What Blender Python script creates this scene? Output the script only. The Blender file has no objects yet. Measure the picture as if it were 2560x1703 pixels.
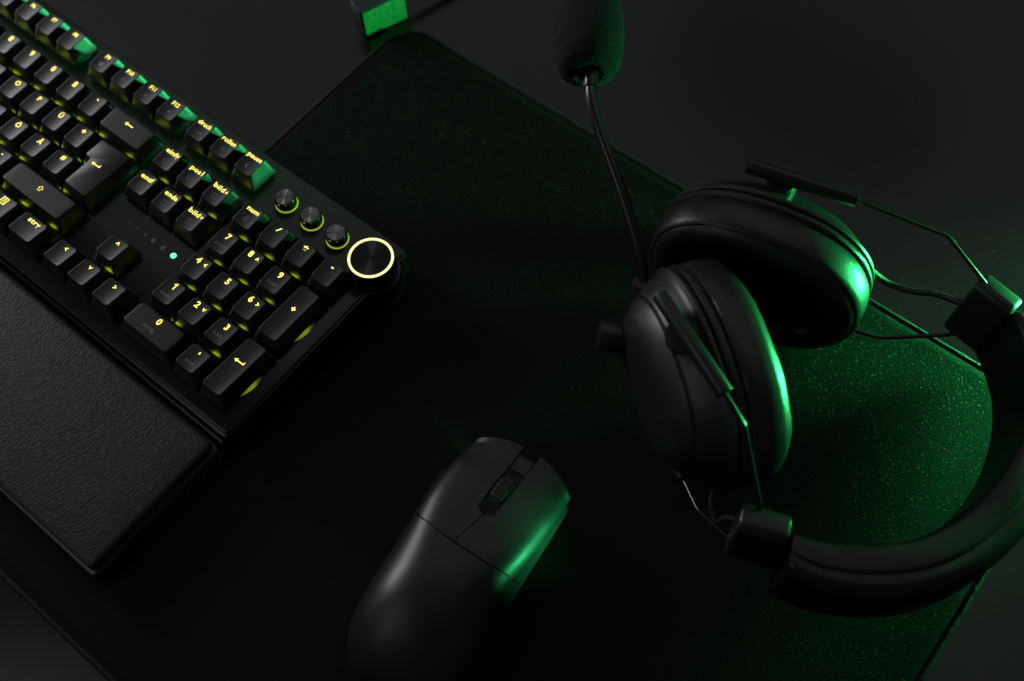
import bpy, bmesh, math, random
from math import sin, cos, pi, radians, sqrt
from mathutils import Vector, Matrix
random.seed(7)
MM = 0.001
C = bpy.context.scene.collection

# ------------------------------------------------------------ camera
cam_d = bpy.data.cameras.new('camera')
cam = bpy.data.objects.new('camera', cam_d); C.objects.link(cam)
right = Vector((0.78239215, 0.62202614, -0.03075716))
down = Vector((0.5427863, -0.70527302, -0.45604057))
fwd = Vector((-0.30536135, 0.340108, -0.88942734))
m3 = Matrix((right, -down, -fwd)).transposed()
cam.matrix_world = Matrix.Translation(Vector((675.748, -173.48, 496.973)) * MM) @ m3.to_4x4()
cam_d.sensor_width = 36.0
cam_d.lens = 2641.3 * 36 / 2560
cam_d.clip_start = 0.01; cam_d.clip_end = 50
cam_d.dof.use_dof = True
cam_d.dof.focus_distance = 0.523
cam_d.dof.aperture_fstop = 5.6
bpy.context.scene.camera = cam

# ------------------------------------------------------------ world and lamps
world = bpy.data.worlds.new('World'); bpy.context.scene.world = world
world.use_nodes = True
bg = world.node_tree.nodes['Background']
bg.inputs['Color'].default_value = (0.93, 0.97, 1.0, 1); bg.inputs['Strength'].default_value = 0.035

def area(name, loc, target, sx, sy, energy, col, spread=180):
    l = bpy.data.lights.new(name, 'AREA'); l.shape = 'RECTANGLE'
    l.size = sx * MM; l.size_y = sy * MM; l.energy = energy; l.color = col; l.spread = radians(spread)
    o = bpy.data.objects.new(name, l); C.objects.link(o)
    o.location = Vector(loc) * MM
    o.rotation_euler = (Vector(target) - Vector(loc)).to_track_quat('-Z', 'Y').to_euler()
    return o
for nm, x0, x1, y0, y1 in (('a', -1700, 1300, 300, 1370), ('b', -1700, 1300, 1730, 2300), ('c', -1700, -260, 1370, 1730), ('d', 470, 1300, 1370, 1730)):  # unseen overhead fill; gap shaped to leave a dark reflection on the desk
    area('overhead_fill', ((x0 + x1) / 2, (y0 + y1) / 2, 1500), ((x0 + x1) / 2, (y0 + y1) / 2, 0), x1 - x0, y1 - y0, 0.70 * (x1 - x0) * (y1 - y0) * 1e-6, (0.96, 1.0, 0.97))
area('softbox_left', (-650, -60, 410), (560, -60, 30), 360, 360, 4.2, (0.96, 0.97, 1.0))
area('added_fill', (180, -560, 640), (540, -130, 20), 420, 420, 0.32, (0.95, 0.97, 1.0))  # added to lift the dark rear of the mouse
area('green_light_far', (1480, 790, 35), (340, 97, 35), 110, 24, 0.22, (0.06, 1.0, 0.30), 10)  # unseen far green source, beam kept to function row, foam and connector
area('green_led_near', (822, 310, 24), (690, 120, 8), 80, 26, 1.15, (0.05, 1.0, 0.24), 66)

area('mouse_rim_fill', (905, -30, 118), (600, -64, 26), 26, 10, 0.016, (0.06, 1.0, 0.32), 8)  # added beam for the green edge along the mouse's right side

sc = bpy.context.scene
sc.render.engine = 'CYCLES'
sc.view_settings.view_transform = 'Standard'; sc.view_settings.look = 'None'
sc.view_settings.exposure = 0; sc.view_settings.gamma = 1

# ------------------------------------------------------------ materials
def mat(name, col, rough=0.5, spec=0.5, bump=None, metal=0.0, sheen=0.0, coat=0.0, aniso=0.0, emit=None, es=0):
    m = bpy.data.materials.new(name); m.use_nodes = True
    nt = m.node_tree; b = nt.nodes['Principled BSDF']
    b.inputs['Base Color'].default_value = (*col, 1)
    b.inputs['Roughness'].default_value = rough
    b.inputs['Specular IOR Level'].default_value = spec
    b.inputs['Metallic'].default_value = metal
    b.inputs['Sheen Weight'].default_value = sheen
    b.inputs['Coat Weight'].default_value = coat
    b.inputs['Anisotropic'].default_value = aniso
    if aniso:
        t = nt.nodes.new('ShaderNodeTangent'); t.direction_type = 'RADIAL'; t.axis = 'Z'
        nt.links.new(t.outputs[0], b.inputs['Tangent'])
    if emit:
        b.inputs['Emission Color'].default_value = (*emit, 1); b.inputs['Emission Strength'].default_value = es
    # a little wear: roughness and tone vary with a soft noise
    tc = nt.nodes.new('ShaderNodeTexCoord')
    n = nt.nodes.new('ShaderNodeTexNoise'); n.inputs['Scale'].default_value = 60; n.inputs['Detail'].default_value = 5
    nt.links.new(tc.outputs['Object'], n.inputs['Vector'])
    mr = nt.nodes.new('ShaderNodeMapRange')
    mr.inputs['To Min'].default_value = max(0.02, rough - 0.05); mr.inputs['To Max'].default_value = min(1, rough + 0.05)
    nt.links.new(n.outputs['Fac'], mr.inputs['Value']); nt.links.new(mr.outputs[0], b.inputs['Roughness'])
    if bump:
        kind, scale, strength, dist = bump
        if kind == 'noise':
            h = nt.nodes.new('ShaderNodeTexNoise'); h.inputs['Scale'].default_value = scale; h.inputs['Detail'].default_value = 3
            out = h.outputs['Fac']
        elif kind == 'leather':
            d = nt.nodes.new('ShaderNodeTexNoise'); d.inputs['Scale'].default_value = scale * 0.5
            mx = nt.nodes.new('ShaderNodeVectorMath'); mx.operation = 'MULTIPLY_ADD'
            mx.inputs[1].default_value = (0.0022,) * 3
            nt.links.new(tc.outputs['Object'], d.inputs['Vector'])
            nt.links.new(d.outputs['Color'], mx.inputs[0]); nt.links.new(tc.outputs['Object'], mx.inputs[2])
            mp = nt.nodes.new('ShaderNodeMapping'); mp.inputs['Scale'].default_value = (1.35, 0.8, 1)
            mp.inputs['Rotation'].default_value = (0, 0, 0.35)
            nt.links.new(mx.outputs[0], mp.inputs[0])
            v = nt.nodes.new('ShaderNodeTexVoronoi'); v.feature = 'DISTANCE_TO_EDGE'; v.inputs['Scale'].default_value = scale
            nt.links.new(mp.outputs[0], v.inputs['Vector'])
            r = nt.nodes.new('ShaderNodeMapRange'); r.inputs['From Max'].default_value = 0.16
            r.interpolation_type = 'SMOOTHSTEP'
            nt.links.new(v.outputs['Distance'], r.inputs['Value'])
            fn = nt.nodes.new('ShaderNodeTexNoise'); fn.inputs['Scale'].default_value = scale * 3; fn.inputs['Detail'].default_value = 4
            nt.links.new(tc.outputs['Object'], fn.inputs['Vector'])
            ad = nt.nodes.new('ShaderNodeMath'); ad.operation = 'MULTIPLY_ADD'; ad.inputs[1].default_value = 0.5
            nt.links.new(fn.outputs['Fac'], ad.inputs[0]); nt.links.new(r.outputs[0], ad.inputs[2])
            out = ad.outputs[0]; h = None
        if h: nt.links.new(tc.outputs['Object'], h.inputs['Vector'])
        bp = nt.nodes.new('ShaderNodeBump'); bp.inputs['Strength'].default_value = strength
        bp.inputs['Distance'].default_value = dist * MM
        nt.links.new(out, bp.inputs['Height']); nt.links.new(bp.outputs[0], b.inputs['Normal'])
    return m

M = {}
M['desk'] = mat('satin_black_desk', (0.0012, 0.0013, 0.0012), 0.24, 0.5, ('noise', 900, 0.04, 0.05))
M['key'] = mat('keycap_plastic', (0.014, 0.014, 0.016), 0.42, 0.5, ('noise', 4000, 0.25, 0.05))
M['plate'] = mat('brushed_black_plate', (0.009, 0.009, 0.009), 0.22, 0.5, ('noise', 1500, 0.03, 0.05))
M['chassis'] = mat('black_chassis_plastic', (0.008, 0.008, 0.008), 0.26, 0.5)
M['leather'] = mat('leatherette', (0.016, 0.0165, 0.018), 0.5, 0.3, ('leather', 430, 0.36, 0.25))
M['mouse'] = mat('soft_touch_black', (0.013, 0.013, 0.013), 0.38, 0.5, ('noise', 5000, 0.1, 0.03))
M['mouse_core'] = mat('mouse_inner_plastic', (0.004, 0.004, 0.004), 0.6, 0.3)
M['rubber'] = mat('wheel_rubber', (0.010, 0.010, 0.010), 0.6, 0.4)
M['shell'] = mat('headset_shell_plastic', (0.016, 0.016, 0.016), 0.38, 0.5, ('noise', 4500, 0.18, 0.04))
M['pleather'] = mat('ear_cushion_pleather', (0.012, 0.012, 0.012), 0.37, 0.5, ('leather', 700, 0.15, 0.2))
M['band'] = mat('headband_leatherette', (0.006, 0.006, 0.006), 0.33, 0.4, ('leather', 700, 0.12, 0.2))
M['tube'] = mat('satin_black_metal', (0.014, 0.014, 0.014), 0.33, 0.5)
M['wire'] = mat('black_coated_wire', (0.012, 0.012, 0.012), 0.22, 0.6)
M['mesh'] = mat('ear_mesh_fabric', (0.006, 0.006, 0.006), 0.9, 0.2, ('noise', 2500, 0.8, 0.2))
M['foam'] = mat('microphone_foam', (0.013, 0.0135, 0.015), 0.9, 0.2, ('noise', 1300, 1.0, 1.3), sheen=0.08)
M['cable'] = mat('braided_cable', (0.02, 0.02, 0.02), 0.5, 0.5, ('noise', 2500, 0.9, 0.4))
M['gloss'] = mat('gloss_black_plastic', (0.008, 0.008, 0.008), 0.15, 0.6)
M['spun'] = mat('spun_black_metal', (0.22, 0.22, 0.23), 0.2, 0.5, metal=1.0, aniso=0.92)
M['spun_dark'] = mat('spun_dark_metal', (0.035, 0.035, 0.035), 0.38, 0.4, metal=1.0, aniso=0.85)
YL = (1.0, 0.84, 0.16)
M['legend'] = mat('backlit_legend', (0.3, 0.3, 0.2), 0.4, 0.3, emit=(0.97, 0.86, 0.13), es=1.6)
M['print'] = mat('grey_side_print', (0.32, 0.32, 0.33), 0.55, 0.3)
M['led'] = mat('key_led', (0.2, 0.2, 0.1), 0.5, 0.3, emit=(0.60, 0.80, 0.02), es=5.6)
M['led_spill'] = mat('led_spill_glow', (0.2, 0.2, 0.1), 0.5, 0.3, emit=(0.30, 0.40, 0.01), es=0.6)  # added glow imitating key LED light spilled on the plate
M['ring'] = mat('light_ring', (0.4, 0.4, 0.2), 0.4, 0.3, emit=(0.95, 1.0, 0.42), es=1.25)
M['ring_dim'] = mat('base_light_ring', (0.3, 0.3, 0.1), 0.4, 0.3, emit=(0.66, 0.80, 0.04), es=0.5)
M['led_green'] = mat('indicator_led_green', (0.2, 0.5, 0.3), 0.4, 0.3, emit=(0.12, 1.0, 0.40), es=2.2)
M['led_off'] = mat('indicator_led_off', (0.10, 0.10, 0.10), 0.4, 0.4)
M['dust'] = mat('dust_speck', (0.45, 0.45, 0.42), 0.9, 0.2)
M['connector'] = mat('connector_face', (0.03, 0.14, 0.055), 0.42, 0.5, ('noise', 260, 0.8, 1.0))  # green tint paints in extra green light on this black block's side
M['stitch'] = mat('edge_stitching', (0.020, 0.021, 0.020), 0.5, 0.12, ('noise', 1800, 1.0, 0.5))

def cloth_mat():
    m = mat('pad_cloth', (0.010, 0.0102, 0.0095), 0.6, 0.22)
    nt = m.node_tree; b = nt.nodes['Principled BSDF']; tc = nt.nodes.new('ShaderNodeTexCoord')
    # random fibre flecks: glossier, and paler to paint in some of the sparkle
    v = nt.nodes.new('ShaderNodeTexVoronoi'); v.inputs['Scale'].default_value = 1900; v.inputs['Randomness'].default_value = 1
    mp = nt.nodes.new('ShaderNodeMapping'); mp.inputs['Rotation'].default_value = (0, 0, radians(38)); mp.inputs['Scale'].default_value = (1, 0.55, 1)
    nt.links.new(tc.outputs['Object'], mp.inputs[0]); nt.links.new(mp.outputs[0], v.inputs['Vector'])
    r = nt.nodes.new('ShaderNodeMapRange'); r.inputs['From Min'].default_value = 0.30; r.inputs['From Max'].default_value = 0.12
    nt.links.new(v.outputs['Distance'], r.inputs['Value'])
    pw = nt.nodes.new('ShaderNodeSeparateColor'); nt.links.new(v.outputs['Color'], pw.inputs[0])
    g = nt.nodes.new('ShaderNodeMapRange'); g.inputs['From Min'].default_value = 0.5; g.inputs['From Max'].default_value = 1.0
    nt.links.new(pw.outputs[0], g.inputs['Value'])
    mu = nt.nodes.new('ShaderNodeMath'); mu.operation = 'MULTIPLY'
    nt.links.new(r.outputs[0], mu.inputs[0]); nt.links.new(g.outputs[0], mu.inputs[1])
    mix = nt.nodes.new('ShaderNodeMix'); mix.data_type = 'RGBA'
    mix.inputs['A'].default_value = (0.0095, 0.0096, 0.0085, 1); mix.inputs['B'].default_value = (0.02, 0.02, 0.019, 1)
    nt.links.new(mu.outputs[0], mix.inputs['Factor']); nt.links.new(mix.outputs['Result'], b.inputs['Base Color'])
    n = nt.nodes.new('ShaderNodeTexNoise'); n.inputs['Scale'].default_value = 1600; n.inputs['Detail'].default_value = 2
    nt.links.new(mp.outputs[0], n.inputs['Vector'])
    ad = nt.nodes.new('ShaderNodeMath'); ad.operation = 'MULTIPLY_ADD'; ad.inputs[1].default_value = 0.3
    nt.links.new(n.outputs['Fac'], ad.inputs[0]); nt.links.new(mu.outputs[0], ad.inputs[2])
    sp = nt.nodes.new('ShaderNodeMapRange'); sp.inputs['To Min'].default_value = 0.04; sp.inputs['To Max'].default_value = 0.38
    nt.links.new(mu.outputs[0], sp.inputs['Value']); nt.links.new(sp.outputs[0], b.inputs['Specular IOR Level'])
    ro = nt.nodes.new('ShaderNodeMapRange'); ro.inputs['To Min'].default_value = 0.6; ro.inputs['To Max'].default_value = 0.4
    nt.links.new(mu.outputs[0], ro.inputs['Value']); nt.links.new(ro.outputs[0], b.inputs['Roughness'])
    bp = nt.nodes.new('ShaderNodeBump'); bp.inputs['Strength'].default_value = 1.0; bp.inputs['Distance'].default_value = 0.5 * MM
    nt.links.new(ad.outputs[0], bp.inputs['Height']); nt.links.new(bp.outputs[0], b.inputs['Normal'])
    return m
M['cloth'] = cloth_mat()

def led_spill_falloff():  # emission fades towards the ends like spilled light
    nt = M['led_spill'].node_tree; b = nt.nodes['Principled BSDF']; tc = nt.nodes.new('ShaderNodeTexCoord')
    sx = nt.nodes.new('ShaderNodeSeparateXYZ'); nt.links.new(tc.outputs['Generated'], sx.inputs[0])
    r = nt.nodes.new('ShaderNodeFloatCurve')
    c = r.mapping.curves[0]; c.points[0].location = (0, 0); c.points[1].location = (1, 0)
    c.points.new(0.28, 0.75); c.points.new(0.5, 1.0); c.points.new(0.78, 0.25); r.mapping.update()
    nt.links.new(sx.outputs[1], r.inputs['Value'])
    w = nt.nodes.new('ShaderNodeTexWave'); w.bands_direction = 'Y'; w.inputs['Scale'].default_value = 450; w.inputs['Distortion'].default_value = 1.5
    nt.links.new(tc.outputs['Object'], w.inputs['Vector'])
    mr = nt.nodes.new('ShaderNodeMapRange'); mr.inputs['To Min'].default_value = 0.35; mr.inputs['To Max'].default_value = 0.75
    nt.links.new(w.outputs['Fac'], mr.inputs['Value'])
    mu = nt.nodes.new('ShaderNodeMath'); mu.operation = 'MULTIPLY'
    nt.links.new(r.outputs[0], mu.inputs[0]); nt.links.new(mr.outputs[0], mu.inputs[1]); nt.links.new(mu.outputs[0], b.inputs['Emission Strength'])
led_spill_falloff()

# ------------------------------------------------------------ helpers (millimetres in, metres out)
def link(name, verts, faces, m, parent=None, smooth=True, loc=(0, 0, 0), sharp=35):
    me = bpy.data.meshes.new(name)
    me.from_pydata([Vector(v) * MM for v in verts], [], faces)
    me.materials.append(m)
    bm = bmesh.new(); bm.from_mesh(me); bmesh.ops.recalc_face_normals(bm, faces=bm.faces); bm.to_mesh(me); bm.free()
    if smooth:
        me.shade_smooth()
        me.set_sharp_from_angle(angle=radians(sharp))
    o = bpy.data.objects.new(name, me); C.objects.link(o)
    o.location = Vector(loc) * MM
    if parent: o.parent = parent
    return o

def mesh_only(name, verts, faces, m, sharp=35):
    o = link(name, verts, faces, m, sharp=sharp); me = o.data
    bpy.data.objects.remove(o); return me

def place(name, me, parent, loc=(0, 0, 0)):
    o = bpy.data.objects.new(name, me); C.objects.link(o); o.location = Vector(loc) * MM; o.parent = parent
    return o

def thing(name, label, cat, loc=(0, 0, 0), group=None):
    o = bpy.data.objects.new(name, None); C.objects.link(o); o.empty_display_size = 0.01
    o.location = Vector(loc) * MM; o['label'] = label; o['category'] = cat
    if group: o['group'] = group
    return o

def ringloft(rings, cap0=True, cap1=True, closed=True):
    """rings: list of equal-length closed loops"""
    V = []; F = []; n = len(rings[0])
    for r in rings: V += [tuple(p) for p in r]
    for i in range(len(rings) - 1):
        for j in range(n if closed else n - 1):
            k = (j + 1) % n
            F.append((i * n + j, i * n + k, (i + 1) * n + k, (i + 1) * n + j))
    if cap0: F.append(tuple(range(n))[::-1])
    if cap1: F.append(tuple((len(rings) - 1) * n + j for j in range(n)))
    return V, F

def merge(*parts):
    V = []; F = []
    for v, f in parts:
        k = len(V); V += list(v); F += [tuple(i + k for i in q) for q in f]
    return V, F

def rrect(hx, hy, r, seg=4, cx=0, cy=0, sub=1):
    pts = []
    for sx, sy, a0 in ((1, 1, 0), (-1, 1, 90), (-1, -1, 180), (1, -1, 270)):
        for k in range(seg + 1):
            a = radians(a0 + 90 * k / seg)
            pts.append((cx + sx * (hx - r) + r * cos(a), cy + sy * (hy - r) + r * sin(a)))
    if sub > 1:
        out = []
        for i, p in enumerate(pts):
            q = pts[(i + 1) % len(pts)]
            d = sqrt((p[0] - q[0]) ** 2 + (p[1] - q[1]) ** 2)
            s = sub if (i % (seg + 1)) == seg else 1
            for k in range(s): out.append((p[0] + (q[0] - p[0]) * k / s, p[1] + (q[1] - p[1]) * k / s))
        pts = out
    return pts

def slab(x0, x1, y0, y1, z0, z1, r=2, b=0.6):
    hx, hy, cx, cy = (x1 - x0) / 2, (y1 - y0) / 2, (x0 + x1) / 2, (y0 + y1) / 2
    R = []
    for ins, z in ((b, z0), (0.3 * b, z0 + 0.3 * b), (0, z0 + b), (0, z1 - b), (0.3 * b, z1 - 0.3 * b), (b, z1)):
        R.append([(x, y, z) for x, y in rrect(hx - ins, hy - ins, max(r - ins, 0.05), 5, cx, cy)])
    return ringloft(R)

def frame_of(d):
    d = Vector(d).normalized()
    a = Vector((0, 0, 1)) if abs(d.z) < 0.9 else Vector((1, 0, 0))
    u = d.cross(a).normalized(); v = u.cross(d).normalized()
    return d, u, v

def catmull(P, n=10):
    P = [Vector(p) for p in P]; Q = [P[0] * 2 - P[1]] + P + [P[-1] * 2 - P[-2]]; out = []
    for i in range(1, len(Q) - 2):
        a, b, c, d = Q[i - 1], Q[i], Q[i + 1], Q[i + 2]
        for k in range(n):
            t = k / n
            out.append(0.5 * ((2 * b) + (c - a) * t + (2 * a - 5 * b + 4 * c - d) * t * t + (3 * b - a - 3 * c + d) * t ** 3))
    out.append(P[-1]); return out

def tube(path, r, seg=14, cap=True, wob=None):
    P = [Vector(p) for p in path]; rings = []; u = None
    for i, p in enumerate(P):
        t = ((P[i + 1] if i < len(P) - 1 else P[i]) - (P[i - 1] if i > 0 else P[i])).normalized()
        if u is None: _, u, _v = frame_of(t)
        u = (u - t * u.dot(t)).normalized(); v = t.cross(u)
        rr = r(i / (len(P) - 1)) if callable(r) else r
        rings.append([p + (u * cos(2 * pi * k / seg) + v * sin(2 * pi * k / seg)) * (rr * (1 + (wob(i, k) if wob else 0))) for k in range(seg)])
    return ringloft(rings, cap, cap)

def cyl(p0, p1, prof, seg=28):
    """prof: list of (t 0..1 along, radius, extra mm along)"""
    p0 = Vector(p0); p1 = Vector(p1); d, u, v = frame_of(p1 - p0); L = (p1 - p0).length
    rings = [[p0 + d * (t * L + e) + (u * cos(2 * pi * k / seg) + v * sin(2 * pi * k / seg)) * r for k in range(seg)] for t, r, e in prof]
    return ringloft(rings)

def rod(r, b=0.5):
    return [(0, r - b, 0), (0, r - .3 * b, .15 * b), (0, r, b), (1, r, -b), (1, r - .3 * b, -.15 * b), (1, r - b, 0)]

# ------------------------------------------------------------ desk
o = link('desk', *ringloft([[(x, y, z) for x, y in ((-900, -900), (1900, -900), (1900, 1300), (-900, 1300))] for z in (-25, 0)]), M['desk'], smooth=False)
o['kind'] = 'structure'

# ------------------------------------------------------------ desk mat (mouse pad)
pad = thing('mouse_pad', 'large black cloth mouse pad with stitched edge under the mouse and headset', 'mouse pad', (535, -41, 0))
PX0, PX1, PY0, PY1 = 313, 758, -233.5, 151.5
hx, hy, pcx, pcy = (PX1 - PX0) / 2, (PY1 - PY0) / 2, 0.5, 0
R = []
for ins, z in ((1.2, 0.15), (0.6, 0.2), (0.6, 2.2), (2.2, 2.2), (3.0, 2.3), (4.2, 2.95), (8, 3.0)):
    R.append([(x, y, z) for x, y in rrect(hx - ins, hy - ins, 22 - ins, 14, pcx, pcy)])
link('cloth_surface', *ringloft(R), M['cloth'], pad)
per = rrect(hx - 1.2, hy - 1.2, 21, 14, pcx, pcy)
path = []
for i, p in enumerate(per):
    q = per[(i + 1) % len(per)]; d = sqrt((p[0] - q[0]) ** 2 + (p[1] - q[1]) ** 2); n = max(1, int(d / 0.6))
    for k in range(n): path.append((p[0] + (q[0] - p[0]) * k / n, p[1] + (q[1] - p[1]) * k / n, 1.5))
path.append(path[0])
jit = [random.uniform(-.1, .1) for _ in range(len(path) + 8)]
link('stitched_edge', *tube(path, 1.5, 8, False, lambda i, k: 0.10 * (1 if (i + k // 3) % 3 else -1.3) + jit[i + k % 4]), M['stitch'], pad, sharp=80)

# ------------------------------------------------------------ text
_tc = {}
def text_geo(s, bold=0.0):
    key = (s, bold)
    if key in _tc: return _tc[key]
    cu = bpy.data.curves.new('t', 'FONT'); cu.body = s; cu.size = 1; cu.offset = bold; cu.resolution_u = 3
    cu.space_character = 1.04
    ob = bpy.data.objects.new('t', cu); C.objects.link(ob)
    dg = bpy.context.evaluated_depsgraph_get(); me = bpy.data.meshes.new_from_object(ob.evaluated_get(dg))
    V = [tuple(v.co) for v in me.vertices]; F = [tuple(p.vertices) for p in me.polygons]
    bpy.data.objects.remove(ob); bpy.data.curves.remove(cu); bpy.data.meshes.remove(me)
    x0 = min(v[0] for v in V); x1 = max(v[0] for v in V); y0 = min(v[1] for v in V); y1 = max(v[1] for v in V)
    _tc[key] = (V, F, x0, x1, y0, y1); return _tc[key]

def txt(s, cx, cy, size, bold=0.03, width=None, base=False):
    V, F, x0, x1, y0, y1 = text_geo(s, bold)
    sx = size if width is None else width / (x1 - x0)
    my = (y0 + y1) / 2 if not base else 0.27
    return [((v[0] - (x0 + x1) / 2) * sx + cx, (v[1] - my) * size + cy, 0) for v in V], F

def stroke(pts, w, close=False):
    """flat stroke of mitred quads along a polyline"""
    P = [Vector((*p, 0)) for p in pts]; n = len(P); L = []; Rr = []
    for i in range(n):
        a = P[i - 1] if (i > 0 or close) else P[i]; b = P[(i + 1) % n] if (i < n - 1 or close) else P[i]
        t1 = (P[i] - a); t2 = (b - P[i])
        if t1.length < 1e-6: t1 = t2
        if t2.length < 1e-6: t2 = t1
        t1.normalize(); t2.normalize(); nn = (Vector((-t1.y, t1.x, 0)) + Vector((-t2.y, t2.x, 0)))
        nn.normalize(); c = max(0.4, nn.dot(Vector((-t1.y, t1.x, 0))))
        L.append(P[i] + nn * w / 2 / c); Rr.append(P[i] - nn * w / 2 / c)
    V = [tuple(v) for v in L + Rr]; F = []
    for i in range(n if close else n - 1):
        k = (i + 1) % n; F.append((i, k, n + k, n + i))
    return V, F

def chevron(d, cx, cy, s=0.9, w=0.6):
    a = {'<': [(s, s), (-s * .6, 0), (s, -s)], '>': [(-s, s), (s * .6, 0), (-s, -s)],
         '^': [(-s, -s), (0, s * .6), (s, -s)], 'v': [(-s, s), (0, -s * .6), (s, s)]}[d]
    return stroke([(cx + x, cy + y) for x, y in a], w)

def arrow_back(cx, cy, L=5.5, w=0.65, hook=0):
    p = [stroke([(cx - L / 2, cy), (cx + L / 2, cy)], w),
         ([(cx - L / 2 - 0.7, cy, 0), (cx - L / 2 + 1.1, cy + 1.2, 0), (cx - L / 2 + 1.1, cy - 1.2, 0)], [(0, 1, 2)])]
    if hook: p.append(stroke([(cx + L / 2 - w / 2, cy + w / 2 - 0.02), (cx + L / 2 - w / 2, cy + hook)], w))
    return merge(*p)

# ------------------------------------------------------------ keyboard
U = 19.05
PLATE = 25.0
kb = thing('keyboard', 'black full size keyboard with yellow backlit keys and a ring-lit knob', 'keyboard', (215, -52, 2.8))
KO = Vector((215, -52, 2.8))
def K(v): return tuple(Vector(v) - KO)
def Kg(g): return [K(v) for v in g[0]], g[1]
link('chassis', *Kg(merge(slab(-6, 437.5, -119.5, 15.8, 6, PLATE - 1.4, 4, 1.6),
                          cyl((430.5, -4.3, 6.5), (430.5, -4.3, PLATE - 1.4), rod(14.2, 1.2), 48))), M['chassis'], kb)
link('top_plate', *Kg(slab(-4.5, 436, -117.5, 14.3, PLATE - 1.6, PLATE, 3, 0.5)), M['plate'], kb)
for x, y in ((20, 5), (20, -110), (415, 5), (415, -110)):
    link('rubber_foot', *Kg(slab(x - 12, x + 12, y - 3, y + 3, 2.8, 6.2, 2, .4)), M['rubber'], kb)
# thin raised bead along the front
link('front_trim', *Kg(slab(-4, 435, -121.6, -119.9, 9, 20, 0.8, 0.5)), M['gloss'], kb)

ZTOP = {0: 37.2, 1: 37.2, 2: 36.0, 3: 36.0, 4: 36.8, 5: 37.3}
TILT = {0: -4.0, 1: -4.0, 2: -2.0, 3: 0.5, 4: 3.5, 5: 4.5}   # degrees, top face leans to the typist at the back rows
ZB = PLATE + 2.6
def keyY(r): return -(r * U + (5.8 if r > 0 else 0))
_kc = {}
def top_z(x, y, hw, row, dish, cy=0.6):
    return ZTOP[row] - ZB - dish * (1 - min(1, (x / hw) ** 2)) * 1.0 + (-(y - cy)) * math.tan(radians(TILT[row]))
def keycap(w, h, row):
    k = (w, h, row)
    if k in _kc: return _kc[k]
    bx, by = w * U / 2 - 0.5, h * U / 2 - 0.5
    tx, ty = bx - 3.05, by - 2.45
    cy = 0.45
    dish = 0.75 if w <= 1.3 else 0.0
    R = []
    def ring(hx_, hy_, r, z=None, oy=0, dz=0, sub=8):
        pts = rrect(hx_, hy_, r, 4, 0, oy, sub)
        if z is not None: return [(x, y, z) for x, y in pts]
        return [(x, y, top_z(x, y, tx, row, dish, cy) + dz) for x, y in pts]
    R.append(ring(bx - 1.2, by - 1.2, 0.8, 0)); R.append(ring(bx - 0.1, by - 0.1, 0.9, 0)); R.append(ring(bx, by, 1.0, 0.5))
    R.append(ring(bx - 1.35, by - 1.1, 1.5, 4.2, cy * .45))
    R.append(ring(tx + 0.35, ty + 0.3, 1.9, None, cy, -0.75)); R.append(ring(tx + 0.12, ty + 0.1, 1.8, None, cy, -0.22))
    R.append(ring(tx - 0.15, ty - 0.15, 1.6, None, cy, -0.03)); R.append(ring(tx - 0.45, ty - 0.45, 1.4, None, cy, 0))
    for f in (.8, .6, .4, .2, .05):
        R.append([(x, y, top_z(x, y, tx, row, dish, cy)) for x, y in rrect(tx * f, ty * f, 1.4 * f, 4, 0, cy, 8)])
    V, F = ringloft(R)
    _kc[k] = mesh_only('keycap', V, F, M['key'], 40); return _kc[k]

def iso_enter():
    # corners of the stepped key, relative to the middle of the wider top part
    ax0, ax1 = -0.75 * U, 0.75 * U; ay1 = U / 2; my = -U / 2; by0 = -1.5 * U; sx = -0.5 * U
    base = [(ax1, by0), (ax1, ay1), (ax0, ay1), (ax0, my), (sx, my), (sx, by0)]
    def inset(dx, dyf, dyb):
        return [(ax1 - dx, by0 + dyf), (ax1 - dx, ay1 - dyb), (ax0 + dx, ay1 - dyb), (ax0 + dx, my + dyf), (sx + dx, my + dyf), (sx + dx, by0 + dyf)]
    def rnd(c, r, z):
        out = []; n = len(c)
        for i in range(n):
            p = Vector(c[i]); a = (Vector(c[i - 1]) - p).normalized(); b = (Vector(c[(i + 1) % n]) - p).normalized()
            for k in range(5):
                t = k / 4; q = p + a * r * (1 - t) ** 2 + b * r * t ** 2
                out.append((q.x, q.y, z if z is not None else 0))
        return out
    H = 36.0 - ZB
    R = [rnd(inset(.6, .6, .6), 1, 0), rnd(inset(.5, .5, .5), 1, .4), rnd(inset(1.8, 1.6, 1.5), 1.5, 4.2), rnd(inset(3.2, 3.2, 2.6), 1.8, H - .7),
         rnd(inset(3.45, 3.4, 2.8), 1.7, H - .2), rnd(inset(3.8, 3.7, 3.1), 1.5, H)]
    return ringloft(R)

led_me = mesh_only('key_light', *cyl((0, 0, 0), (0, 0, 1.2), [(0, 2.6, 0), (1, 2.2, 0), (1, 1.6, .2)], 14), M['led'])
sw_me = mesh_only('switch', *slab(-6.6, 6.6, -6.6, 5.0, 0.1, 3.2, 1, .5), M['chassis'])

def on_top(g, w, row, lift=0.09, cy=0.45, h=1):
    tx = w * U / 2 - 0.5 - 3.05; dish = 0.75 if w <= 1.3 else 0
    return [(x, y, top_z(x, y, tx, row, dish, cy) + lift + z) for x, y, z in g[0]], g[1]

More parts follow.
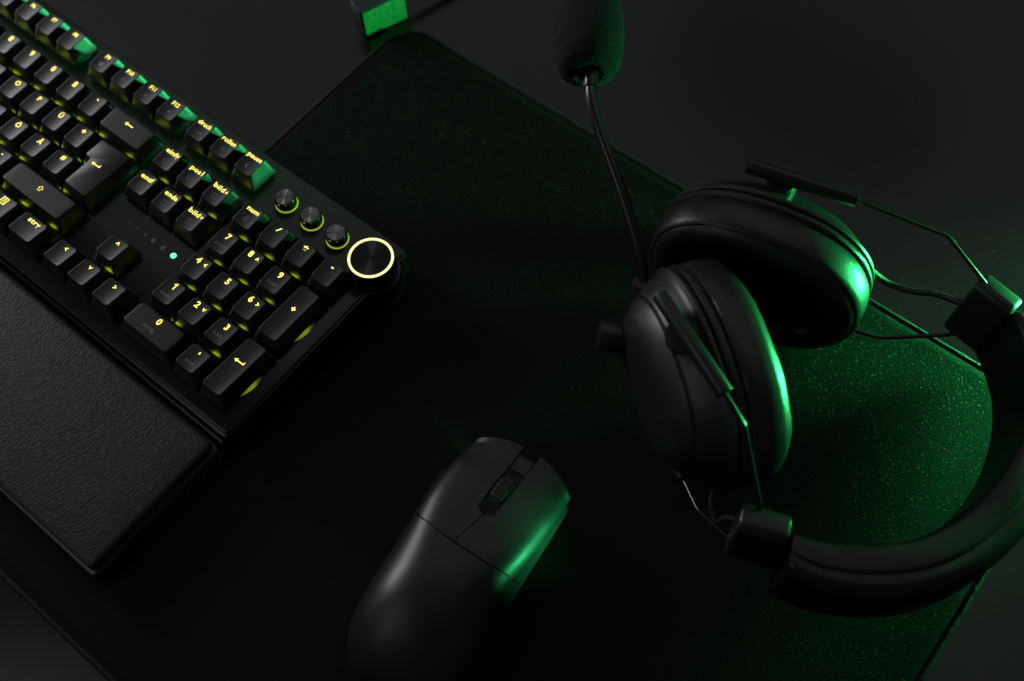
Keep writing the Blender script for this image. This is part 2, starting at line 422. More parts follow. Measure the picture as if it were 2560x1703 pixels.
def add_key(col, row, w=1, h=1, main=None, side=None, name='key', hx_=0, rowtop=None, iso=False):
    y = keyY(row); x = col * U
    rt = row if rowtop is None else rowtop
    k = bpy.data.objects.new(name, mesh_only('iso_keycap', *iso_enter(), M['key'], 40) if iso else keycap(w, h, int(rt)))
    C.objects.link(k); k.parent = kb; k.location = Vector(K((x, y, ZB))) * MM
    z = 0
    if main:
        V, F = on_top(main, w, int(rt)) if not iso else ([(a, b, 36.0 - ZB + .04) for a, b, c in main[0]], main[1])
        link('legend', V, F, M['legend'], k, smooth=False)
    if side:
        V, F = on_top(side, w, int(rt))
        link('side_legend', V, F, M['print'], k, smooth=False)
    place('switch', sw_me, k, (0, 0, PLATE - ZB))
    place('key_light', led_me, k, (0, 6.6 if not iso else 6, PLATE - ZB + .05))
    return k

def word(s, cy=4.0, width=None, size=3.9, bold=0.018): return txt(s, 0.1, cy, size, bold, width)
def dig(s, cx=0, cy=4.0, size=4.9): return txt(s, cx, cy, size, 0.028)
def sub(s, w=None): return txt(s, 0, -1.9, 2.7, 0.0, w)
def icon_box(ch=None, cy=-1.6):
    p = [stroke([(-1.5, cy - 1.2), (-1.2, cy - 1.5), (1.2, cy - 1.5), (1.5, cy - 1.2), (1.5, cy + 1.2), (1.2, cy + 1.5), (-1.2, cy + 1.5), (-1.5, cy + 1.2)], .22, True)]
    if ch: p.append(txt(ch, 0, cy, 2.0, 0.0))
    return merge(*p)
def dot(cx, cy, r): return [(cx + r * cos(a * pi / 8), cy + r * sin(a * pi / 8), 0) for a in range(16)], [tuple(range(16))]
def outline_arrow(d, cy=-1.7, s=1.3):
    b = [(-.5, 1), (.5, 1), (.5, 0), (1, 0), (0, -1), (-1, 0), (-.5, 0)]
    if d == 'up': b = [(x, -y) for x, y in b]
    return stroke([(x * s, y * s + cy) for x, y in b], .28, True)
def ring_icon(cy=-1.7, r=1.1, w=.3): return stroke([(r * cos(a * pi / 8), cy + r * sin(a * pi / 8)) for a in range(16)], w, True)
def moon(cy=-1.7):
    o1 = [(1.2 * cos(a), cy + 1.2 * sin(a)) for a in [radians(60 + 240 * i / 12) for i in range(13)]]
    i1 = [(0.62 + 1.05 * cos(a), cy + 1.05 * sin(a)) for a in [radians(90 + 180 * i / 12) for i in range(13)]]
    V = [(x, y, 0) for x, y in o1 + i1]; F = [(i, i + 1, 13 + i + 1, 13 + i) for i in range(12)]; return V, F
def plus_sign(cx, cy, s=1.25, w=.85): return [(cx + x, cy + y, 0) for x, y in ((-s, -w/2), (-w/2, -w/2), (-w/2, -s), (w/2, -s), (w/2, -w/2), (s, -w/2), (s, w/2), (w/2, w/2), (w/2, s), (-w/2, s), (-w/2, w/2), (-s, w/2))], [tuple(range(12))]
def menu_icon(cy=3.6):
    return merge(stroke([(-1.9, cy - 2), (1.9, cy - 2), (1.9, cy + 2), (-1.9, cy + 2)], .5, True), *[stroke([(-1.2, cy + k), (1.2, cy + k)], .35) for k in (-.8, 0.1, 1.0)])

# function row
for i, n in enumerate((4, 5, 6, 7, 8)):
    c = {4: 5.5, 5: 7, 6: 8, 7: 9, 8: 10}[n]
    add_key(c, 0, main=dig('F%d' % n, size=3.5), side=None)
add_key(11.5, 0, main=dig('F9', size=3.5), side=merge(ring_icon(-1.7, .9, .9), dot(0, -1.7, .8)))
add_key(12.5, 0, main=dig('F10', size=3.5), side=merge(ring_icon(), dot(0, -1.7, .4)))
add_key(13.5, 0, main=dig('F11', size=3.5), side=dot(0, -1.7, .7))
add_key(14.5, 0, main=dig('F12', size=3.5), side=dot(0, -1.7, .8))
add_key(15.75, 0, main=word('druck', width=9.6), side=sub('s-abf', 5.2))
add_key(16.75, 0, main=word('rollen', width=10), side=outline_arrow('down'))
add_key(17.75, 0, main=word('pause', width=10.2), side=moon())
# number row
for n, c in (('5', 5.5), ('6', 6.5), ('7', 7.5), ('8', 8.5), ('9', 9.5), ('0', 10.5), ('ß', 11.5)):
    add_key(c, 1, main=dig(n), side=sub({'5': '%', '6': '&', '7': '/', '8': '(', '9': ')', '0': '=', 'ß': '?'}[n]))
add_key(12.5, 1, main=stroke([(-.5, 4.6), (.5, 3.8)], .7), side=sub('`'))
add_key(14, 1, 2, main=arrow_back(0, 2.6))
add_key(15.75, 1, main=word('einfg', width=9.4), side=icon_box('x'))
add_key(16.75, 1, main=word('pos1', width=9), side=icon_box('6'))
add_key(17.75, 1, main=merge(txt('bild', -1.2, 4.0, 3.9, .018, 7.4), chevron('^', 4.3, 3.7, .75, .5)), side=icon_box('1'))
add_key(19, 1, main=word('num', width=8), side=outline_arrow('down'))
add_key(20, 1, main=stroke([(-.9, 2.6), (.9, 5.4)], .7))
add_key(21, 1, main=txt('*', 0, 4.0, 6.5, 0.045))
add_key(22, 1, main=stroke([(-.8, 4), (.8, 4)], .75))
# letters
for n, c in (('R', 5), ('T', 6), ('Z', 7), ('U', 8), ('I', 9), ('O', 10), ('P', 11), ('Ü', 12)):
    add_key(c, 2, main=dig(n, size=4.3))
add_key(13, 2, main=plus_sign(0, 4), side=merge(txt('*', -1.2, -1.6, 3, 0), txt('~', 1.6, -2.2, 2.4, 0)))
for n, c in (('F', 5.25), ('G', 6.25), ('H', 7.25), ('J', 8.25), ('K', 9.25), ('L', 10.25), ('Ö', 11.25), ('Ä', 12.25)):
    add_key(c, 3, main=dig(n, size=4.3))
add_key(13.25, 3, main=dig('#', size=4.3), side=dot(-.3, -1.7, .3))
add_key(14.25, 2, 1.5, main=arrow_back(-0.2, -7.5, 5.5, .65, 1.4), iso=True, name='enter_key')
for n, c in (('V', 5.75), ('B', 6.75), ('N', 7.75), ('M', 8.75), (',', 9.75), ('.', 10.75), ('-', 11.75)):
    add_key(c, 4, main=dig(n, size=4.3))
add_key(13.625, 4, 2.75, main=outline_arrow('up', 1.8, 1.5), name='shift_key')
add_key(7, 5, 6.25, name='space_bar')
add_key(10.75 + .0, 5, 1.25, main=word('alt gr', width=8))
add_key(12.0, 5, 1.25, main=word('fn', width=4.4))
add_key(13.25 - .15, 5, 1.25, main=menu_icon())
add_key(14.375, 5, 1.25, main=word('strg', width=8.6))
# navigation
add_key(15.75, 2, main=word('entf', width=8.6), side=icon_box('5'))
add_key(16.75, 2, main=word('ende', width=9), side=icon_box('3'))
add_key(17.75, 2, main=merge(txt('bild', -1.2, 4.0, 3.9, .018, 7.4), chevron('v', 4.3, 3.7, .75, .5)), side=icon_box('2'))
add_key(16.75, 4, main=chevron('^', 0, 4), name='arrow_key')
add_key(15.75, 5, main=chevron('<', 0, 4), name='arrow_key')
add_key(16.75, 5, main=chevron('v', 0, 4), name='arrow_key')
add_key(17.75, 5, main=chevron('>', 0, 4), name='arrow_key')
# number pad
add_key(19, 2, main=dig('7', .2), side=sub('pos1', 6.6))
add_key(20, 2, main=merge(dig('8', -2.0), chevron('^', 3.0, 3.6)))
add_key(21, 2, main=dig('9', .2), side=sub('bild^', 6.6))
add_key(19, 3, main=merge(dig('4', -2.0), chevron('<', 3.0, 3.6)))
add_key(20, 3, main=dig('5', .2))
add_key(21, 3, main=merge(dig('6', -2.0), chevron('>', 3.0, 3.6)))
add_key(19, 4, main=stroke([(-.95, 4.9), (.35, 5.8), (.35, 2.2)], .72), side=sub('ende', 6.2))
add_key(20, 4, main=merge(dig('2', -2.0), chevron('v', 3.0, 3.6)))
add_key(21, 4, main=dig('3', .2), side=sub('bildv', 6.6))
plus = add_key(22, 2.5, 1, 2, main=plus_sign(0, 3.4), rowtop=3)
add_key(19.5, 5, 2, 1, main=dig('0', .2), side=txt('einfg', -1.2, -1.8, 2.9, 0, 7.4))
add_key(21, 5, main=stroke([(0.1, 3.6), (.1, 5)], .75), side=sub('entf', 5.8))
ent = add_key(22, 4.5, 1, 2, main=arrow_back(0, 3.6, 5.5, .65, 1.3), rowtop=4)
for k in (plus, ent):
    link('led_spill_glow', *tube(catmull([(7.6, -8, PLATE - ZB + .1), (8.5, -3, PLATE - ZB + .5), (8.9, 2, PLATE - ZB + .5), (8.6, 7, PLATE - ZB + .1)], 6), lambda t: .15 + 1.05 * sin(pi * t), 10), M['led_spill'], k)  # glowing strip stands in for light leaking past the tall caps

# indicator lights
def disc(name, x, y, z0, z1, r, m, parent, b=.2):
    return link(name, *Kg(cyl((x, y, z0), (x, y, z1), rod(r, b), 24)), m, parent)
disc('indicator_light', 340.1, -63, PLATE - .5, PLATE + .5, 1.6, M['led_green'], kb)
disc('indicator_light', 332.3, -63, PLATE - .5, PLATE + .25, 1.5, M['led_off'], kb)
disc('indicator_light', 324.8, -63, PLATE - .5, PLATE + .25, 1.5, M['led_off'], kb)
for s, x in (('C', 306), ('1', 312), ('S', 318)):
    V, F = txt(s, x, -62.8, 2.6, 0); link('indicator_mark', *Kg(([(a, b, PLATE + .03) for a, b, c in V], F)), M['print'], kb, smooth=False)

# media buttons and knob: spun tops have four shallow facets per half turn
def spun_top(r, m, name, cx, cy, z, parent, flute=0.0):
    V = []; F = []; n = 96; rs = [r, r * .8, r * .6, r * .4, r * .2, 0.3]
    rnd = random.Random(int(cx)); jit_ = [rnd.uniform(-1, 1) for _ in range(n)]
    for q in rs:
        for k in range(n): V.append((q * cos(2 * pi * k / n), q * sin(2 * pi * k / n), 0.02 * (1 - q / r) + flute * q / r * jit_[k]))
    for i in range(len(rs) - 1):
        for k in range(n): F.append((i * n + k, i * n + (k + 1) % n, (i + 1) * n + (k + 1) % n, (i + 1) * n + k))
    F.append(tuple((len(rs) - 1) * n + k for k in range(n)))
    return link(name, V, F, m, parent, loc=K((cx, cy, z)), sharp=3)
for x in (365.1, 384.0, 402.6):
    b = link('media_button', *Kg(cyl((x, -2.2, PLATE), (x, -2.2, PLATE + 6.6), rod(5.9, 1.0), 40)), M['gloss'], kb)
    l = link('light_ring', *Kg(cyl((x, -2.2, PLATE), (x, -2.2, PLATE + 0.5), rod(6.25, .15), 40)), M['ring_dim'], kb)
    t = spun_top(4.8, M['spun'], 'spun_cap', x, -2.2, PLATE + 6.65, kb, 0.07)
kx, ky = 430.5, -4.3
link('volume_knob', *Kg(cyl((kx, ky, PLATE), (kx, ky, 36.4), rod(12.6, .8), 64)), M['gloss'], kb)
n = 72; V = []; F = []
for rr, zz in ((11.95, 36.3), (11.95, 36.75), (10.65, 36.75), (10.65, 36.3)):
    for k in range(n): V.append((kx + rr * cos(2 * pi * k / n), ky + rr * sin(2 * pi * k / n), zz))
for i in range(4):
    for k in range(n): F.append((i * n + k, i * n + (k + 1) % n, ((i + 1) % 4) * n + (k + 1) % n, ((i + 1) % 4) * n + k))
link('light_ring', *Kg((V, F)), M['ring'], kb)
spun_top(10.4, M['spun_dark'], 'spun_face', kx, ky, 36.5, kb)

# ------------------------------------------------------------ wrist rest
wr = thing('wrist_rest', 'black leatherette wrist rest in front of the keyboard', 'wrist rest', (215, -164, 2.8))
WO = Vector((215, -164, 2.8))
def W(g): return [tuple(Vector(v) - WO) for v in g[0]], g[1]
link('base', *W(slab(-4, 433.5, -205.5, -122.6, 3.0, 14.5, 4, 1.2)), M['chassis'], wr)
R = []
for ins, z in ((2.4, 12.5), (2.0, 15), (2.05, 19.0), (2.35, 20.0), (3.1, 20.5), (4.6, 20.7), (12, 20.85), (30, 21)):
    R.append([(x, y, z) for x, y in rrect(218.75 - ins, 41.45 - ins, max(3.4 - ins * .3, 1), 5, 214.75, -164.05)])
link('cushion', *W(ringloft(R)), M['leather'], wr)

# ------------------------------------------------------------ mouse
mo = thing('mouse', 'black ergonomic mouse lit green along its right side', 'computer mouse', (561.5, -59.2, 2.8))  # green on its right comes from lamps, not a built-in light
mo['label'] = 'matt black wireless mouse with ribbed scroll wheel lying on the mouse pad'
mo.rotation_euler = (0, 0, 0.07)
def lerp_tab(T, x):
    if x >= T[0][0]: return T[0][1]
    for i in range(len(T) - 1):
        (a, p), (b, q) = T[i], T[i + 1]
        if b <= x <= a:
            # cubic through the table with limited tangents
            d = (q - p) / (b - a)
            d0 = (p - T[i - 1][1]) / (a - T[i - 1][0]) if i > 0 else d
            d1 = (T[i + 2][1] - q) / (T[i + 2][0] - b) if i + 2 < len(T) else d * 1.6
            m0 = (d + d0) / 2; m1 = (d + d1) / 2
            if d * m0 > 0: m0 = math.copysign(min(abs(m0), 2.8 * abs(d)), d)
            if d * m1 > 0: m1 = math.copysign(min(abs(m1), 2.8 * abs(d)), d)
            t = (x - a) / (b - a); h = b - a
            return (2 * t ** 3 - 3 * t * t + 1) * p + (t ** 3 - 2 * t * t + t) * h * m0 + (-2 * t ** 3 + 3 * t * t) * q + (t ** 3 - t * t) * h * m1
    return T[-1][1]
WL = [(20, 31.0), (0, 32.0), (-17, 32.3), (-34, 31.6), (-54, 31.2), (-72, 29.5), (-87, 26.5), (-96, 21), (-102, 14), (-107, .5)]
WR = [(20, 29.5), (0, 30.2), (-28, 30.6), (-42, 31.2), (-55, 32.6), (-74, 35.5), (-86, 33), (-95, 28), (-102, 19), (-107, .5)]
HT = [(20, 28), (10, 30), (0, 32.5), (-20, 36), (-40, 39), (-55, 40), (-70, 38.8), (-85, 33.5), (-95, 26.5), (-102, 18), (-105, 12), (-107, 8)]
FRONT_IN = lambda x: 20 - 0.0095 * x * x        # bowed nose
def msurf(s, th, off=0.0):
    """s along the body, th -90..90 across"""
    h = lerp_tab(HT, s); a = radians(th); w = lerp_tab(WL if th < 0 else WR, s)
    k = min(1, max(0, (-12 - s) / 45)); k = k * k * (3 - 2 * k)
    sx = (abs(sin(a)) ** (0.62 + .32 * k)) * (1 if th >= 0 else -1); cz = max(0, cos(a)) ** (0.40 + .32 * k)
    zz = h * cz
    fr = min(1, max(0, (s + 60) / 70)); q = max(0, 1 - zz / max(h, 1)); x = w * sx * (1 - (0.05 + 0.12 * fr) * q ** 1.6)
    nx, nz = sin(a), cos(a)
    y = s
    if s > 0: y = s - 6 * q ** 1.5 * s / 20 - 0.0085 * x * x * (s / 20)
    y -= 3.2 * (1 - min(1, (x / 30) ** 2)) * math.exp(-((s + 31) / 20) ** 2)
    return (x + nx * off, y, max(0.6, zz + nz * off))
def patch(s0, s1, t0, t1, off, thick, ns=26, nt=26, r=4.0, corners=(0, 0, 0, 0), tw=None):
    """solid patch of the skin; corners = rounding at (s0,t0),(s0,t1),(s1,t0),(s1,t1); t in degrees, may be functions of s"""
    f0 = t0 if callable(t0) else (lambda s: t0); f1 = t1 if callable(t1) else (lambda s: t1)
    top = []; ss = [s0 + (s1 - s0) * (1 - cos(pi * i / ns)) / 2 for i in range(ns + 1)]
    for s in ss:
        a, b = f0(s), f1(s)
        d0 = abs(s - s0); d1 = abs(s - s1)
        def cut(c, d): return c * (1 - sqrt(max(0, 1 - (1 - min(1, d / (c * .55 + 1e-6))) ** 2))) if c else 0
        a += cut(corners[0], d0) + cut(corners[2], d1); b -= cut(corners[1], d0) + cut(corners[3], d1)
        top.append([(s, a + (b - a) * j / nt) for j in range(nt + 1)])
    n = nt + 1; V = []; F = []
    # slight rounded rim
    for row in top: V += [msurf(s, t, off) for s, t in row]
    base = len(V)
    for row in top: V += [msurf(s, t, off - thick) for s, t in row]
    for i in range(ns):
        for j in range(nt):
            F.append((i * n + j, i * n + j + 1, (i + 1) * n + j + 1, (i + 1) * n + j))
            F.append((base + i * n + j, base + (i + 1) * n + j, base + (i + 1) * n + j + 1, base + i * n + j + 1))
    for i in range(ns):
        for j in (0, nt): F.append((i * n + j, (i + 1) * n + j, base + (i + 1) * n + j, base + i * n + j))
    for j in range(nt):
        for i in (0, ns): F.append((i * n + j, i * n + j + 1, base + i * n + j + 1, base + i * n + j))
    return V, F
def thx(s, x):
    k = min(1, max(0, (-12 - s) / 45)); k = k * k * (3 - 2 * k); e = 0.62 + .32 * k
    w = lerp_tab(WL if x < 0 else WR, s)
    return math.degrees(math.asin(min(1, (abs(x) / w) ** (1 / e)))) * (1 if x > 0 else -1)
# inner core
rings = []
for i in range(49):
    s = 19 - 125.6 * (1 - cos(pi * i / 48)) / 2
    rings.append([msurf(s, -90 + 180 * j / 48, -1.3) for j in range(49)])
link('core', *ringloft(rings, True, True), M['mouse_core'], mo)
SB = -31.0
link('palm_shell', *patch(SB, -106.9, -90, 90, 0, 1.6, 60, 64), M['mouse'], mo)
# side walls under the buttons
link('side_wall', *patch(20, SB - .2, -90, -53.5, 0, 1.6, 26, 16), M['mouse'], mo)
link('side_wall', *patch(20, SB - .2, 61.5, 90, 0, 1.6, 26, 16), M['mouse'], mo)
link('left_button', *patch(24, SB + .7, -52, lambda s: thx(s, -0.25 + 3.2 * (s + 14) / 17) if s < -14 else thx(s, -4.7 + 3.2 * max(0, (-11.5 - s) / 2.5) ** 2), 0.15, 1.8, 60, 30, corners=(0, 0, 5, 0)), M['mouse'], mo)
link('right_button', *patch(24, SB + .7, lambda s: thx(s, min(-.02, 0.25 + 3.2 * (s + 14) / 17)) if s < -15.4 else thx(s, .12) if s < -14 else thx(s, 4.7 - 3.2 * max(0, (-11.5 - s) / 2.5) ** 2), 60, 0.15, 1.8, 60, 30, corners=(0, 0, 0, 5)), M['mouse'], mo)
link('nose_bridge', *patch(19.5, 11.5, lambda s: thx(s, -4.0), lambda s: thx(s, 4.0), -0.7, 1.6, 10, 10), M['mouse'], mo)
# wheel
V, F = [], []
n = 72; prof = [(-3.6, 9.2), (-3.3, 10.4), (-2.2, 11.0), (2.2, 11.0), (3.3, 10.4), (3.6, 9.2)]
for x, r in prof:
    for k in range(n):
        rr = r - (0.45 if (k % 3 == 0 and abs(x) < 3) else 0)
        V.append((x, -1.0 + rr * cos(2 * pi * k / n), 23.8 + rr * sin(2 * pi * k / n)))
for i in range(len(prof) - 1):
    for k in range(n): F.append((i * n + k, i * n + (k + 1) % n, (i + 1) * n + (k + 1) % n, (i + 1) * n + k))
F.append(tuple(range(n))); F.append(tuple((len(prof) - 1) * n + k for k in range(n)))
link('scroll_wheel', V, F, M['rubber'], mo, sharp=20)
for s0, s1 in ((-4, -24), (-26, -48)):
    link('side_button', *patch(s0, s1, -84, -73, 1.3, 2.2, 16, 8, corners=(3, 3, 3, 3)), M['mouse'], mo)
for s in (8, -85):
    link('skate', *slab(-12, 12, s - 4, s + 4, 0.02, .7, 2, .2), M['gloss'], mo)

# ------------------------------------------------------------ headset
hs = thing('headset', 'black over-ear headset with foam microphone lying on the mouse pad', 'headset', (640, 75, 2.8))
HO = Vector((640, 75, 2.8))
def Hh(g): return [tuple(Vector(v) - HO) for v in g[0]], g[1]
def oval(a, b, n=72, p=2.25):
    out = []
    for k in range(n):
        t = 2 * pi * k / n; c, s = cos(t), sin(t)
        out.append((a * abs(c) ** (2 / p) * (1 if c >= 0 else -1), b * abs(s) ** (2 / p) * (1 if s >= 0 else -1)))
    return out
def cup(center, u, nrm, label):
    c = Vector(center); n_ = Vector(nrm).normalized(); u = Vector(u); u = (u - n_ * u.dot(n_)).normalized(); v = n_.cross(u)
    if v.z < 0: v = -v
    def loft(prof, A=53.5, B=42, cap0=True, cap1=True, wr=0):
        R = []
        for d, nn in prof:
            # d: inset from the outer oval
            R.append([c + u * x + v * y + n_ * (nn + (wr * (sin(i * 2.9 + d) * .5 + sin(i * 5.3 + nn) * .5 + .8 * sin(i * .83 + nn * .35)) if wr else 0)) for i, (x, y) in enumerate(oval(A - d, B - d))])
        return Hh(ringloft(R, cap0, cap1))
    root = link('ear_cup', *loft([(3.2, 24.5), (1.6, 24.8), (1.0, 25.6), (1.0, 27.0), (1.8, 27.6), (2.8, 28.0), (4.2, 30), (6.6, 34), (9.8, 38), (11.1, 39.3), (12.3, 39.5), (12.6, 40.1), (12.3, 40.7), (13.6, 42), (18, 45.6), (23, 48), (28, 49.2), (36, 49.8)]), M['shell'], hs)
    # rounded cushion: front roll, side wall, rear welt
    link('ear_cushion', *loft([(19, 9), (18.6, 3), (16.5, -0.6), (13, -2.0), (9, -2.2), (6.2, -1.4), (4.2, 0.0), (3.2, 1.5), (2.9, 2.0), (2.3, 1.9), (1.5, 2.6), (0.7, 5), (0.2, 9), (0.1, 13), (0.6, 16.6), (1.6, 18.6), (2.6, 19.1), (1.6, 19.5), (0.7, 20.6), (0.6, 22.2), (1.4, 23.6), (3.2, 24.2), (10, 24.3)], cap0=False, cap1=False, wr=.16), M['pleather'], hs)
    link('ear_mesh', *loft([(18.5, 8.5), (22, 10.5), (30, 11)], cap0=False), M['mesh'], hs)
    # closing seam line of the outer shell
    seam = [c + u * x + v * y + n_ * 42.0 for x, y in oval(45, 34)]
    return c, u, v, n_
cA = cup((616.5, 47.8, 57.5), (.80, -.58, -.02), (-.58, -.79, .12), 'A')
cB = cup((596.8, 87.5, 51.0), (.97, .22, -.06), (-.22, .965, -.05), 'B')
def P(c, x, y, z): return c[0] + c[1] * x + c[2] * y + c[3] * z

# sliding tubes, hubs and yoke wires
def slider(p0, p1, hub, cupc, hubr=7.5):
    link('slider_tube', *Hh(cyl(p0, p1, rod(3.7, .6), 28)), M['tube'], hs)
    d = (Vector(p1) - Vector(p0)).normalized()
    link('pivot_hub', *Hh(cyl(hub[0], hub[1], rod(hubr, .8), 32)), M['shell'], hs)
tA0, tA1 = Vector((577.0, 32.7, 103)), Vector((624.3, 11.0, 103))
slider(tA0, tA1, ((592.5, 32, 78), (595, 23.5, 101.0)), cA)
tB0, tB1 = Vector((566.5, 120.5, 92)), Vector((616.2, 137.3, 88))
slider(tB0, tB1, ((583, 129, 68), (583.0, 128, 87.5)), cB, 7.0)
# lower sliders
slider((578, 28, 13), (621, 3.6, 12.5), ((597, 20, 13), (600, 27, 24)), cA)
slider((560, 139, 9), (604, 151, 9), ((583, 145, 9), (585, 142, 22)), cB)
def wire(pts, r=1.05):
    P_ = [Vector(p) for p in pts]; out = [P_[0]]
    for i in range(1, len(P_) - 1):
        a = (P_[i - 1] - P_[i]).normalized(); b = (P_[i + 1] - P_[i]).normalized()
        for k in range(6):
            t = k / 5; out.append(P_[i] + a * 2.2 * (1 - t) ** 2 + b * 2.2 * t * t)
    out.append(P_[-1]); link('yoke_wire', *Hh(tube(out, r, 14)), M['wire'], hs)
wire([tA1 - Vector((2, -1, 0)), (637.4, 6.6, 97), (659.0, -4.2, 62), (661, -6, 57)])
wire([(620, 4.2, 12.5), (636.1, -7.7, 20), (655, -12.9, 28), (660, -12.5, 30)])
wire([tB1 - Vector((2, .6, 0)), (657.6, 161.8, 66), (685.9, 162.7, 46), (687, 159, 42)])
wire([(603, 150.6, 9), (634, 128.5, 7.5), (645, 126.5, 7.5), (657.2, 130.3, 8), (682.9, 148.2, 14), (686, 151, 15)])

# headband: stations of the inner top edge, with the local 'up' of the band
ST = [((670.0, -6.5, 61.5), (.05, .12, .99)), ((676.5, -4.2, 61), (.05, .12, .99)), ((690.7, 2.3, 60), (.05, .12, .99)), ((706.9, 14.4, 59), (.06, .14, .99)), ((721, 31, 57), (.08, .17, .98)),
      ((730.5, 56, 54), (.10, .2, .97)), ((734.5, 84, 52), (.12, .24, .96)), ((732, 112, 49.5), (.14, .28, .94)), ((723.5, 135, 48.5), (.15, .31, .93)), ((710.5, 151.5, 47.5), (.14, .33, .92)), ((702, 158.5, 47), (.13, .34, .92))]
cen = catmull([s[0] for s in ST], 9); ups = catmull([s[1] for s in ST], 9)
def bandsec(pts, i0=0, i1=None):
    rings = []
    i1 = len(cen) if i1 is None else i1
    for i in range(i0, i1):
        p = cen[i]; t = (cen[min(i + 1, len(cen) - 1)] - cen[max(i - 1, 0)]).normalized()
        up = ups[i].normalized(); up = (up - t * up.dot(t)).normalized(); out = t.cross(up).normalized()
        if out.dot(p - Vector((690, 78, 50))) < 0: out = -out
        k = i / (len(cen) - 1); end = max(0, min(1, (k - 0.09) / 0.24, (1 - k) / 0.14)); sm = sqrt(max(0, 1 - (1 - end) ** 2)); rs_ = 0.55 + 0.45 * sm; sc_ = 0.92 + 0.08 * sm
        rings.append([p + out * (r * rs_) + up * ((h - 18) * sc_ - 18) for r, h in pts])
    return Hh(ringloft(rings))
def rr_sec(r0, r1, h0, h1, rad, p=None):
    return [(x, y) for x, y in rrect((r1 - r0) / 2, (h1 - h0) / 2, rad, 5, (r0 + r1) / 2, (h0 + h1) / 2, 2)]
i_s = 9
link('headband_cushion', *bandsec(rr_sec(0, 16, 0.6, 36, 4.0), i_s), M['band'], hs)
sec = []
for k in range(36):
    a = 2 * pi * k / 36; x, y = cos(a), sin(a)
    sec.append((16.5 + 8.5 * (abs(x) ** .8) * (1 if x > 0 else -1), 17.5 + 17.8 * (abs(y) ** .62) * (1 if y > 0 else -1)))
link('headband_cover', *bandsec(sec, i_s), M['band'], hs)
# end blocks
def block(p, along, up, L, H, T, inner):
    a = Vector(along).normalized(); up = Vector(up); up = (up - a * up.dot(a)).normalized(); o_ = a.cross(up)
    R = []
    for e, s in ((0, 0), (.8, .9), (1, 2.2), (1, L - 2.2), (.8, L - .9), (0, L)):
        ins = 1.0 * (1 - e) + 0.0
        R.append([Vector(p) + a * s + o_ * x + up * y for x, y in rrect(T / 2 - ins, H / 2 - ins, 4.5, 5)])
    return Hh(ringloft(R))
link('end_block', *block((655.0, -13.5, 43.5), (19.5, 7.2, -.5), (.03, .12, .99), 21.5, 35, 14, None), M['shell'], hs)
link('end_block', *block((680.5, 160.5, 30.5), (19.5, -3.5, 0), (.03, .27, .95), 21, 36, 14, None), M['shell'], hs)

# microphone boom
bm_path = catmull([(560.5, 50.5, 60), (558.0, 52, 68), (551.2, 58.2, 77), (538.3, 67, 86), (522.6, 76.7, 95), (505.1, 87.5, 103), (491.5, 98.7, 108), (481, 112, 110)], 8)
link('microphone_boom', *Hh(tube(bm_path, lambda t: 2.75, 16)), M['wire'], hs)
link('boom_socket', *Hh(cyl((563, 48, 56), (558.2, 51.6, 70), rod(5.2, .7), 28)), M['shell'], hs)
link('boom_collar', *Hh(cyl((488.9, 101.8, 108.6), (478.5, 116, 110.5), rod(3.6, .5), 28)), M['wire'], hs)
# foam: revolve with a pinched opening
f0 = Vector((482.6, 108.0, 109.5)); f1 = Vector((446.5, 156, 113)); d, u, v = frame_of(f1 - f0); L = (f1 - f0).length
prof = [(4.2, 5), (4.8, 1.2), (7, -1.2), (10, -.8), (13.6, 1.6), (16.0, 6.5), (17.2, 14), (17.6, 22), (17.3, 32), (16.0, 40), (13.2, 47), (9.6, 52), (5, 54.6), (0.6, 55.4)]
R = []
for i in range(len(prof) * 4 - 3):
    a, b = divmod(i, 4); p = Vector(prof[a]); q = Vector(prof[min(a + 1, len(prof) - 1)]); w = p.lerp(q, b / 4)
    R.append([f0 + d * (w.y + random.uniform(-.12, .12)) + (u * cos(2 * pi * k / 72) + v * sin(2 * pi * k / 72)) * (w.x + random.uniform(-.16, .16)) for k in range(72)])
link('microphone_foam', *Hh(ringloft(R, False, True)), M['foam'], hs, sharp=80)
# volume knob of the near cup
k0 = Vector((566.5, 25.5, 61)); k1 = Vector((556.6, 19.2, 62.5))
link('volume_dial', *Hh(cyl(k0, k1, rod(7.2, 1.0), 36)), M['tube'], hs)
link('cable_outlet', *Hh(cyl((627, 17, 40), (632.5, 13.5, 32), [(0, 4.5, 0), (.6, 3.4, 0), (1, 2.6, 0)], 20)), M['shell'], hs)
# cables
def cable(pts, r=1.7):
    link('cup_cable', *Hh(tube(catmull(pts, 10), r, 12, True, lambda i, k: .10 * (1 if (i + k) % 2 else -1))), M['cable'], hs)
cable([(628, 148, 32), (634.2, 151.2, 25), (645.1, 153.3, 20), (657.1, 155.1, 22), (667.6, 158.2, 26), (678.5, 157.9, 30), (684, 158, 31)])
cable([(631, 14.5, 34), (634.1, 9.8, 25), (638.9, .3, 15), (645.5, -5.3, 14), (648.5, -3.6, 22), (653.8, -5.4, 33), (659, -8, 36)], 1.4)

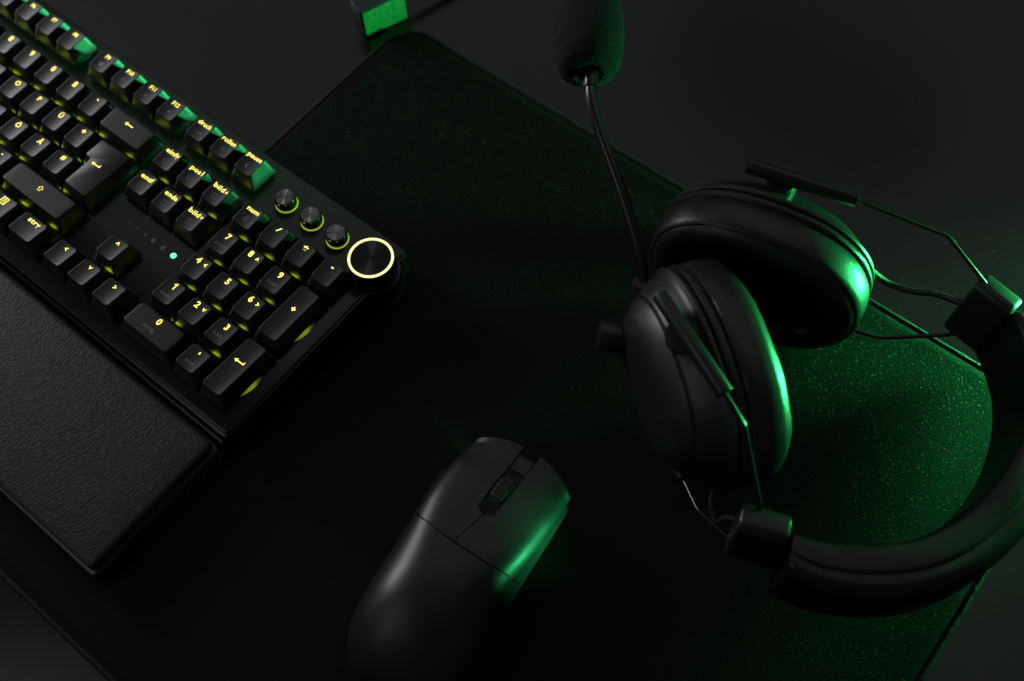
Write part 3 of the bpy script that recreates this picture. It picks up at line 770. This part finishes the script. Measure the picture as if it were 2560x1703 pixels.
# ------------------------------------------------------------ dongle block behind the pad
dg_ = thing('dongle_block', 'small black connector block with a green-tinted, green-lit side on the bare desk behind the pad', 'cable adapter', (299, 142, 0))
dg_.rotation_euler = (0, 0, radians(-19))
link('housing', *slab(-7.2, 7.2, -14, 17, 0, 22, 1.2, 0.8), M['shell'], dg_)
def facebox(x, y0, y1, z0, z1, t): return slab(x, x + t, y0, y1, z0, z1, .2, .1)
link('side_panel', *slab(7.1, 7.9, -13, 16, 1.2, 20.6, .2, .25), M['connector'], dg_)
for y, z, a, b in ((-9, 13, 2.6, 4), (-5, 15, 2, 2.6), (-1.5, 13.5, 2.4, 4.5), (3, 14, 2.2, 3), (7, 13, 2.6, 4), (11, 14.5, 1.6, 2.4), (-8, 6, 4, 1.6), (0, 6.4, 5, 1.4), (9, 6, 3, 1.6)):
    link('raised_mark', *slab(7.8, 8.15, y, y + a, z, z + b, .15, .1), M['connector'], dg_)
link('cable', *tube(catmull([(0, 16, 12), (0, 26, 12), (2, 45, 8), (8, 80, 2.5), (20, 130, 2.2)], 8), 2.2, 14), M['cable'], dg_)

# ------------------------------------------------------------ dust and lint
V, F = [], []
def speck(x, y, z, r):
    b = len(V)
    for dx, dy, dz in ((1, 0, 0), (-1, 0, 0), (0, 1, 0), (0, -1, 0), (0, 0, 1), (0, 0, -1)):
        V.append((x + dx * r * random.uniform(.6, 1.3), y + dy * r * random.uniform(.6, 1.3), z + dz * r + r))
    for f in ((0, 2, 4), (2, 1, 4), (1, 3, 4), (3, 0, 4), (2, 0, 5), (1, 2, 5), (3, 1, 5), (0, 3, 5)): F.append(tuple(b + i for i in f))
for _ in range(150):
    speck(random.gauss(655, 45), random.gauss(205, 45) if random.random() < .8 else random.uniform(153, 330), 0, random.uniform(.08, .22)) if True else 0
V = [v for v in V]
for _ in range(160): speck(random.uniform(440, 750), random.uniform(-120, 140), 2.85, random.uniform(.06, .16))
for _ in range(40): speck(random.uniform(762, 800), random.uniform(-30, 60), 0, random.uniform(.06, .16))
for _ in range(60): speck(random.uniform(240, 430), random.uniform(-117, 12), PLATE, random.uniform(.04, .09))
o = link('dust', V, F, M['dust'], smooth=False); o['kind'] = 'stuff'
